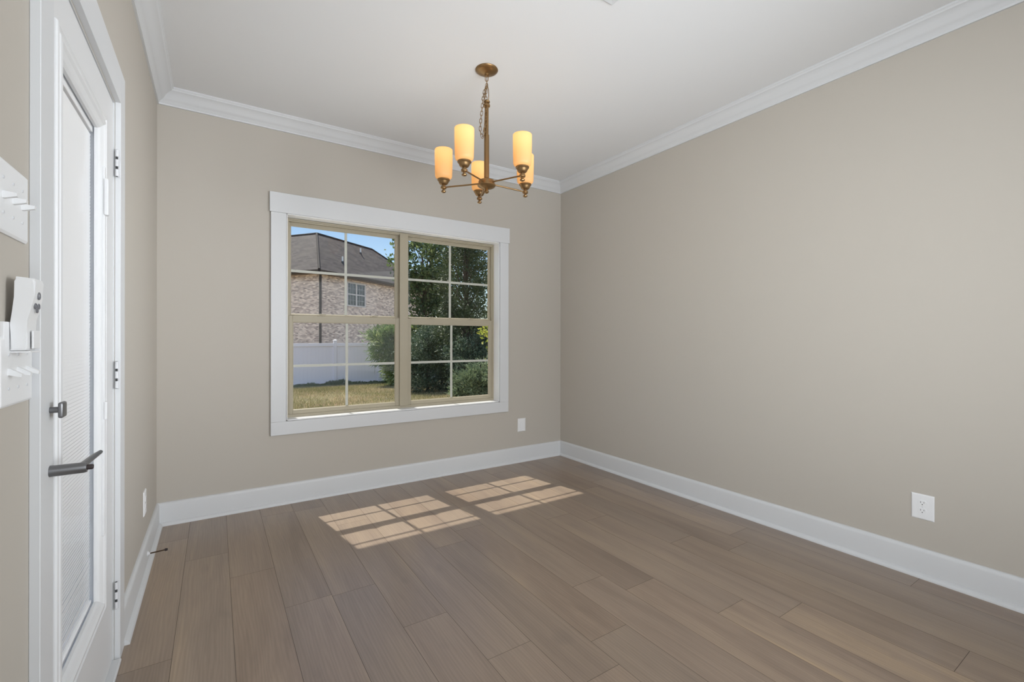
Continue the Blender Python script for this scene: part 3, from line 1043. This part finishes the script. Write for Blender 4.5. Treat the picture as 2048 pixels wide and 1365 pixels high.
def twig(bmg, a, b, r0, r1, bend=0.15):
    a = Vector(a); b = Vector(b)
    m1 = a.lerp(b, 0.35) + Vector((random.uniform(-1, 1), random.uniform(-1, 1), random.uniform(0, 1))) * (b - a).length * bend * 0.5
    m2 = a.lerp(b, 0.7) + Vector((random.uniform(-1, 1), random.uniform(-1, 1), random.uniform(0, 1))) * (b - a).length * bend * 0.5
    bmg.tube([a, m1, m2, b], [r0, r0 * 0.7 + r1 * 0.3, r0 * 0.35 + r1 * 0.65, r1], 5)


def plant(name, base, blobs, mat_, label, cat, nl, ln, wd, trunk_r=0.05, trunk_h=None, twigs=40, droop=0.0, clump=0.10, nclump=None, group=None, jit=0.7):
    """blobs: list of (dx, dy, z, rx, ry, rz) ellipsoids of foliage"""
    bx, by = base
    z0 = gz(bx, by)
    root = tag(empty(name, (bx, by, z0)), label, cat, group)
    g = G()
    top = max(b[2] for b in blobs)
    if trunk_h is None:
        trunk_h = top
    spine = [Vector((bx, by, z0 - 0.1)), Vector((bx + 0.05, by, (z0 * 2 + trunk_h) / 3)), Vector((bx, by + 0.04, trunk_h))]
    g.tube(spine, [trunk_r, trunk_r * 0.8, trunk_r * 0.35], 9)
    vol = np.array([b[3] * b[4] * b[5] for b in blobs]); vol /= vol.sum()
    nclump = nclump or max(40, nl // 60)
    which = RNG.choice(len(blobs), nclump, p=vol)
    B = np.array(blobs)[which]
    u = RNG.normal(0, 1, (nclump, 3)); u /= np.linalg.norm(u, axis=1)[:, None]
    rr = RNG.uniform(0.35, 1.0, nclump)[:, None] ** 0.6
    C_ = np.stack([bx + B[:, 0], by + B[:, 1], B[:, 2]], 1) + u * rr * B[:, 3:6]
    outw = u.copy()
    for k in range(min(twigs, nclump)):
        c = C_[k]
        h = z0 + (trunk_h - z0) * min(0.95, max(0.08, (c[2] - z0) / (trunk_h - z0) * 0.75))
        twig(g, (bx, by, h), c, trunk_r * 0.28, 0.004)
    g.build('branches', M['bark'], root, True)
    per = nl // nclump
    idx = np.repeat(np.arange(nclump), per)
    Pn = C_[idx] + RNG.normal(0, clump, (len(idx), 3))
    Dn = outw[idx] * 0.7 + np.array([0, 0, 0.25 - droop])
    V = leaves(Pn, Dn, ln, wd, jit)
    cr = RNG.uniform(0, 1, nclump)[idx] * 0.5 + RNG.uniform(0, 1, len(idx)) * 0.5
    cloud_mesh('foliage', V, None, cr, mat_, root)
    return root

# plants seen through the window
plant('cedar_tree', (7.05, 13.7), [(0, 0, 0.9, 1.2, 1.2, 1.5), (-0.1, 0, 3.0, 0.80, 0.9, 1.6), (-0.15, 0.1, 5.2, 0.62, 0.7, 1.7), (-0.1, 0, 7.0, 0.45, 0.5, 1.2)],
      M['leaf_cedar'], 'tall dark green cedar tree standing behind the bushes in the right window half', 'tree', 34000, 0.13, 0.026, 0.11, 7.4, 70, droop=0.15, clump=0.11, nclump=420)
plant('leafy_tree', (6.95, 17.2), [(-0.15, 0, 4.35, 1.05, 1.2, 1.1), (0.0, 0.2, 3.1, 0.95, 1.1, 0.8), (0.75, 0.5, 3.4, 0.9, 1.0, 1.5), (0.1, 0, 2.0, 0.7, 0.8, 0.6)],
      M['leaf_oak'], 'broadleaf tree with sky showing between its leaves, left of the cedar', 'tree', 6000, 0.17, 0.10, 0.06, 4.8, 60, clump=0.17)
plant('leafy_tree', (9.6, 18.6), [(0.0, 0, 3.2, 1.5, 1.5, 2.6), (0.8, 0, 5.2, 1.5, 1.5, 1.6), (-0.6, 0, 4.8, 1.0, 1.0, 1.3)],
      M['leaf_oak'], 'bright green broadleaf tree behind the right side of the cedar', 'tree', 8500, 0.17, 0.09, 0.09, 6.0, 50, clump=0.18)
plant('lance_leaf_shrub', (6.25, 18.3), [(0.42, 0, 0.0, 0.72, 0.8, 0.85), (-0.30, 0, 1.0, 0.72, 0.7, 0.55), (0.3, 0, 1.05, 0.8, 0.7, 0.7), (-0.45, 0, 0.45, 0.55, 0.5, 0.28)],
      M['leaf_long'], 'olive shrub of long drooping leaves overhanging the white vinyl fence', 'shrub', 11000, 0.30, 0.045, 0.05, 1.3, 70, droop=0.35, clump=0.13, jit=0.45)
plant('evergreen_bush', (5.95, 14.3), [(0, 0, -0.1, 1.0, 0.9, 0.65), (-0.05, 0, 0.75, 0.95, 0.9, 0.75), (0.5, 0.2, 1.05, 0.8, 0.8, 0.6)],
      M['leaf_bush'], 'dark dense evergreen bush right of the window mullion', 'bush', 22000, 0.10, 0.032, 0.06, 1.3, 80, clump=0.11, group=None)
plant('evergreen_bush', (6.9, 12.6), [(0, 0, 0.0, 1.0, 0.8, 0.7), (-0.2, 0, 0.6, 0.8, 0.8, 0.55), (0.6, 0, 0.9, 0.8, 0.8, 0.6)],
      M['leaf_bush'], 'low blackish green bush at the foot of the cedar', 'bush', 20000, 0.10, 0.032, 0.05, 1.2, 70, clump=0.10)
plant('spray_bush', (5.95, 11.0), [(0, 0, -0.05, 0.62, 0.5, 0.36), (0.45, 0.1, 0.15, 0.6, 0.5, 0.40), (-0.25, 0, -0.3, 0.4, 0.4, 0.2)],
      M['leaf_spray'], 'pale grey-green bush with feathery sprays, lowest at the bottom right', 'bush', 9500, 0.12, 0.028, 0.04, 0.4, 60, clump=0.07, droop=-0.1, jit=0.5)
plant('yellow_leaf_shrub', (5.62, 9.1), [(-0.12, 0, 1.25, 0.30, 0.4, 0.25), (0.2, 0, 1.0, 0.45, 0.4, 0.40), (0.35, 0, 0.4, 0.4, 0.4, 0.5)],
      M['leaf_yellow'], 'shrub with bright yellow-green leaves at the right window edge', 'shrub', 1500, 0.10, 0.065, 0.03, 1.3, 26, clump=0.10, nclump=34)

# grass blades
n = 150000
yy = np.sqrt(RNG.uniform(8.4 ** 2, 20.5 ** 2, n))
xx = yy * RNG.uniform(-0.12, 0.50, n)
zz = -0.20 - (yy - 4.0) * 0.041
ln = RNG.uniform(0.03, 0.10, n)
an = RNG.uniform(0, 2 * math.pi, n)
wd = RNG.uniform(0.003, 0.011, n)
tilt = RNG.normal(0, 0.5, (n, 2))
B0 = np.stack([xx, yy, zz - 0.01], 1)
sx = np.stack([np.cos(an) * wd, np.sin(an) * wd, np.zeros(n)], 1)
tip = B0 + np.stack([tilt[:, 0] * ln, tilt[:, 1] * ln, ln + 0.01], 1)
V = np.stack([B0 - sx, B0 + sx, tip], 1)
patch = 0.5 + 0.25 * np.sin(xx * 1.9 + 0.6 * yy) + 0.25 * np.sin(yy * 1.1 - xx * 0.7) - 0.06 * (yy - 12)
go = cloud_mesh('grass', V, None, np.clip(0.35 * patch + RNG.uniform(-0.1, 0.85, n), 0, 1), M['grass'])
tag(go, 'patchy dry and green lawn grass in front of the white fence', 'grass', kind='stuff')
# weeds along the fence foot
n = 9000
xx = RNG.uniform(1.0, 9.5, n); yy = 20.62 - np.abs(RNG.normal(0, 0.20, n))
hh = 0.05 + 0.16 * np.exp(-((xx - 4.5) / 0.5) ** 2) + 0.05 * np.sin(xx * 5) ** 2 + 0.06 * np.exp(-((xx - 3.2) / 0.3) ** 2)
zz = -0.20 - (yy - 4.0) * 0.041 + RNG.uniform(0, 1, n) * hh
V = leaves(np.stack([xx, yy, zz], 1), np.tile([0, 0, 0.8], (n, 1)), 0.09, 0.03)
wo = cloud_mesh('weeds', V, None, RNG.uniform(0, 0.8, n), M['leaf_oak'])
tag(wo, 'dark weeds growing along the foot of the white vinyl fence', 'weeds', kind='stuff')

# vinyl privacy fence
YFn = 20.8
fz = tag(empty('vinyl_fence', (4.35, YFn, gz(0, YFn))), 'white vinyl privacy fence standing between the lawn and the brick house', 'fence')
zb, zt = -0.87, 0.965
px = [4.37 - 1.93 * 3, 4.37 - 1.93 * 2, 4.37 - 1.93, 4.37, 6.30, 8.23, 10.16]
for a, b in zip(px, px[1:]):
    g = G()
    x = a + 0.05
    wdt = (b - a - 0.10) / 12
    for k in range(12):
        g.extrude([(0.0, 0.007), (0.004, 0.012), (wdt - 0.004, 0.012), (wdt, 0.007), (wdt, -0.007), (wdt - 0.004, -0.012), (0.004, -0.012), (0, -0.007)],
                  zb + 0.12, zt - 0.13, lambda t2, p_, q_: (x + p_, YFn + q_, t2))
        x += wdt
    g.build('fence_panel', M['fence'], fz)
    for r0, r1 in ((zt - 0.14, zt), (zb, zb + 0.14)):
        g = G()
        g.box(a + 0.05, b - 0.05, YFn - 0.042, YFn + 0.042, r0, r1, bev=0.004, seg=1)
        g.build('fence_rail', M['fence'], fz)
for x in px:
    g = G()
    g.box(x - 0.064, x + 0.064, YFn - 0.064, YFn + 0.064, zb - 0.2, zt + 0.10, bev=0.006, seg=1)
    po = g.build('fence_post', M['fence'], fz)
    g = G()
    g.box(x - 0.078, x + 0.078, YFn - 0.078, YFn + 0.078, zt + 0.10, zt + 0.125, bev=0.004, seg=1)
    vs4 = [g.bm.verts.new((x + sx_ * 0.074, YFn + sy_ * 0.074, zt + 0.125)) for sx_, sy_ in ((-1, -1), (1, -1), (1, 1), (-1, 1))]
    ap = g.bm.verts.new((x, YFn, zt + 0.165))
    for k in range(4):
        g.bm.faces.new((vs4[k], vs4[(k + 1) % 4], ap))
    g.build('post_cap', M['fence'], po)

# neighbour's brick house
HA = math.radians(53.5)
dR = Vector((math.sin(HA), math.cos(HA), 0)); dL = Vector((-math.cos(HA), math.sin(HA), 0)); UP = Vector((0, 0, 1))
Cn = Vector((5.15, 28.88, 0))
hs = tag(empty('brick_house', (Cn.x, Cn.y, gz(0, 30))), 'two storey pale brick house with grey hip roof behind the fence', 'house')
OV, WW = 0.40, 7.46
def quad_uv(g, uvl, pts, o_, du, dv):
    f = g.poly(pts)
    for lp_ in f.loops:
        v = lp_.vert.co - o_
        lp_[uvl].uv = (v.dot(du), v.dot(dv))
    return f
g = G(); uvl = g.bm.loops.layers.uv.new('UVMap')
zb, zt = -1.4, 5.02
WI = WW - 2 * OV
LR, LL = 13.4 - 2 * OV, 14.0
fp = [Cn, Cn + dR * LR, Cn + dR * LR + dL * WI, Cn + dR * WI + dL * WI, Cn + dR * WI + dL * LL, Cn + dL * LL]
for a, b in zip(fp, fp[1:] + fp[:1]):
    d = (b - a).normalized()
    quad_uv(g, uvl, [a + UP * zb, b + UP * zb, b + UP * zt, a + UP * zt], a, d, UP)
g.build('wall', M['brick'], hs)
E0 = Cn - (dR + dL) * OV + UP * 5.20
H_ = WW / 2
Pk = E0 + (dR + dL) * H_ + UP * 3.17
RE = 13.4
Rr = E0 + dR * (RE - H_) + dL * H_ + UP * 3.17
ER = E0 + dR * RE; ER2 = ER + dL * WW
EL = E0 + dL * (LL + 2 * OV); EL2 = EL + dR * WW
Lr = E0 + dL * (LL + 2 * OV - H_) + dR * H_ + UP * 3.17
IN = E0 + (dR + dL) * WW
g = G(); uvl = g.bm.loops.layers.uv.new('UVMap')
sl = (dL * H_ + UP * 3.17).normalized(); sr = (dR * H_ + UP * 3.17).normalized()
quad_uv(g, uvl, [E0, ER, Rr, Pk], E0, dR, sl)
quad_uv(g, uvl, [E0, Pk, Lr, EL], E0, dL, sr)
quad_uv(g, uvl, [ER, ER2, Rr], ER, dL, (-dR * H_ + UP * 3.17).normalized())
quad_uv(g, uvl, [EL, Lr, EL2], EL, dR, (-dL * H_ + UP * 3.17).normalized())
quad_uv(g, uvl, [ER2, IN, Pk, Rr], ER2, dR, (-dL * H_ + UP * 3.17).normalized())
quad_uv(g, uvl, [EL2, Lr, Pk, IN], EL2, dL, (-dR * H_ + UP * 3.17).normalized())
rf = g.build('roof', M['shingle'], hs)
g = G()
for a, b in ((E0, Pk), (Pk, Rr), (Pk, Lr), (ER, Rr)):
    g.tube([a + UP * 0.01, b + UP * 0.01], 0.07, 6)
g.build('ridge_cap', M['shingle'], rf)
g = G()
for a, b, n_ in ((E0, ER, -dL), (E0, EL, -dR), (ER, ER2, dR)):
    q = [(0, -0.16), (0.10, -0.16), (0.12, -0.02), (0, -0.02)]
    d = (b - a)
    g.extrude(q, 0, 1, lambda t2, p_, q_: a + d * t2 + n_ * p_ + UP * q_)
g.build('gutter', M['housetrim'], hs)
g = G()
for a, b, n_ in ((E0, ER, dL), (E0, EL, dR)):
    d = (b - a)
    g.extrude([(0, -0.17), (0.42, -0.17), (0.42, -0.21), (0, -0.21)], 0, 1, lambda t2, p_, q_: a + d * t2 + n_ * p_ + UP * q_)
g.build('soffit', M['soffit'], hs)
g = G()
c = Cn - dL * 0.07 + dR * 0.06
g.tube([E0 + (dR + dL) * 0.0 - UP * 0.14, c + UP * 4.9, c + UP * 4.6, c + UP * (-1.0)], 0.068, 4)
g.build('downspout', M['housetrim'], hs)
# twin window on the right hand face
g = G()
hmp = lambda u, v, h: Cn + dR * u - dL * h + UP * v
wu0, wu1, wz0, wz1 = 2.42, 4.20, 3.27, 4.80
g.ring(wu0 - 0.03, wu1 + 0.03, wz0 - 0.03, wz1 + 0.03, [(0, 0), (0, 0.05), (0.09, 0.05), (0.09, 0)], hmp)
um = (wu0 + wu1) / 2; zm = (wz0 + wz1) / 2
def hbar(u0, u1, v0, v1, h=0.04):
    pts = [hmp(u, v, hh_) for hh_ in (0.0, h) for u, v in ((u0, v0), (u1, v0), (u1, v1), (u0, v1))]
    v_ = [g.bm.verts.new(p_) for p_ in pts]
    for f_ in ((4, 5, 6, 7), (0, 1, 5, 4), (1, 2, 6, 5), (2, 3, 7, 6), (3, 0, 4, 7)):
        g.bm.faces.new([v_[i_] for i_ in f_])
hbar(um - 0.055, um + 0.055, wz0, wz1)
hbar(wu0, wu1, zm - 0.035, zm + 0.035)
for (a, b) in ((wu0 + 0.06, um - 0.055), (um + 0.055, wu1 - 0.06)):
    for k in (1, 2):
        u = a + (b - a) * k / 3
        hbar(u - 0.006, u + 0.006, wz0, wz1, 0.022)
    for z in ((wz0 + zm) / 2, (zm + wz1) / 2):
        hbar(a, b, z - 0.006, z + 0.006, 0.022)
hw = g.build('window', M['hwin'], hs)
g = G(); g.poly([hmp(wu0, wz0, 0.012), hmp(wu1, wz0, 0.012), hmp(wu1, wz1, 0.012), hmp(wu0, wz1, 0.012)])
g.build('pane', M['hglass'], hw)
for (x, y, z) in ((7.00, 31.11, 6.13), (9.08, 34.62, 7.48)):
    g = G(); g.lathe([(0.0, z + 0.02), (0.055, z + 0.02), (0.055, z + 0.42), (0.0, z + 0.42)], (x, y, 0), 14, caps=False)
    vp = g.build('vent_pipe', M['pipe'], hs, True, 40)
    g = G(); g.lathe([(0.0, z - 0.12), (0.13, z - 0.12), (0.075, z + 0.10), (0.0, z + 0.10)], (x, y, 0), 14, caps=False)
    g.build('flashing', M['lead'], vp, True, 40)
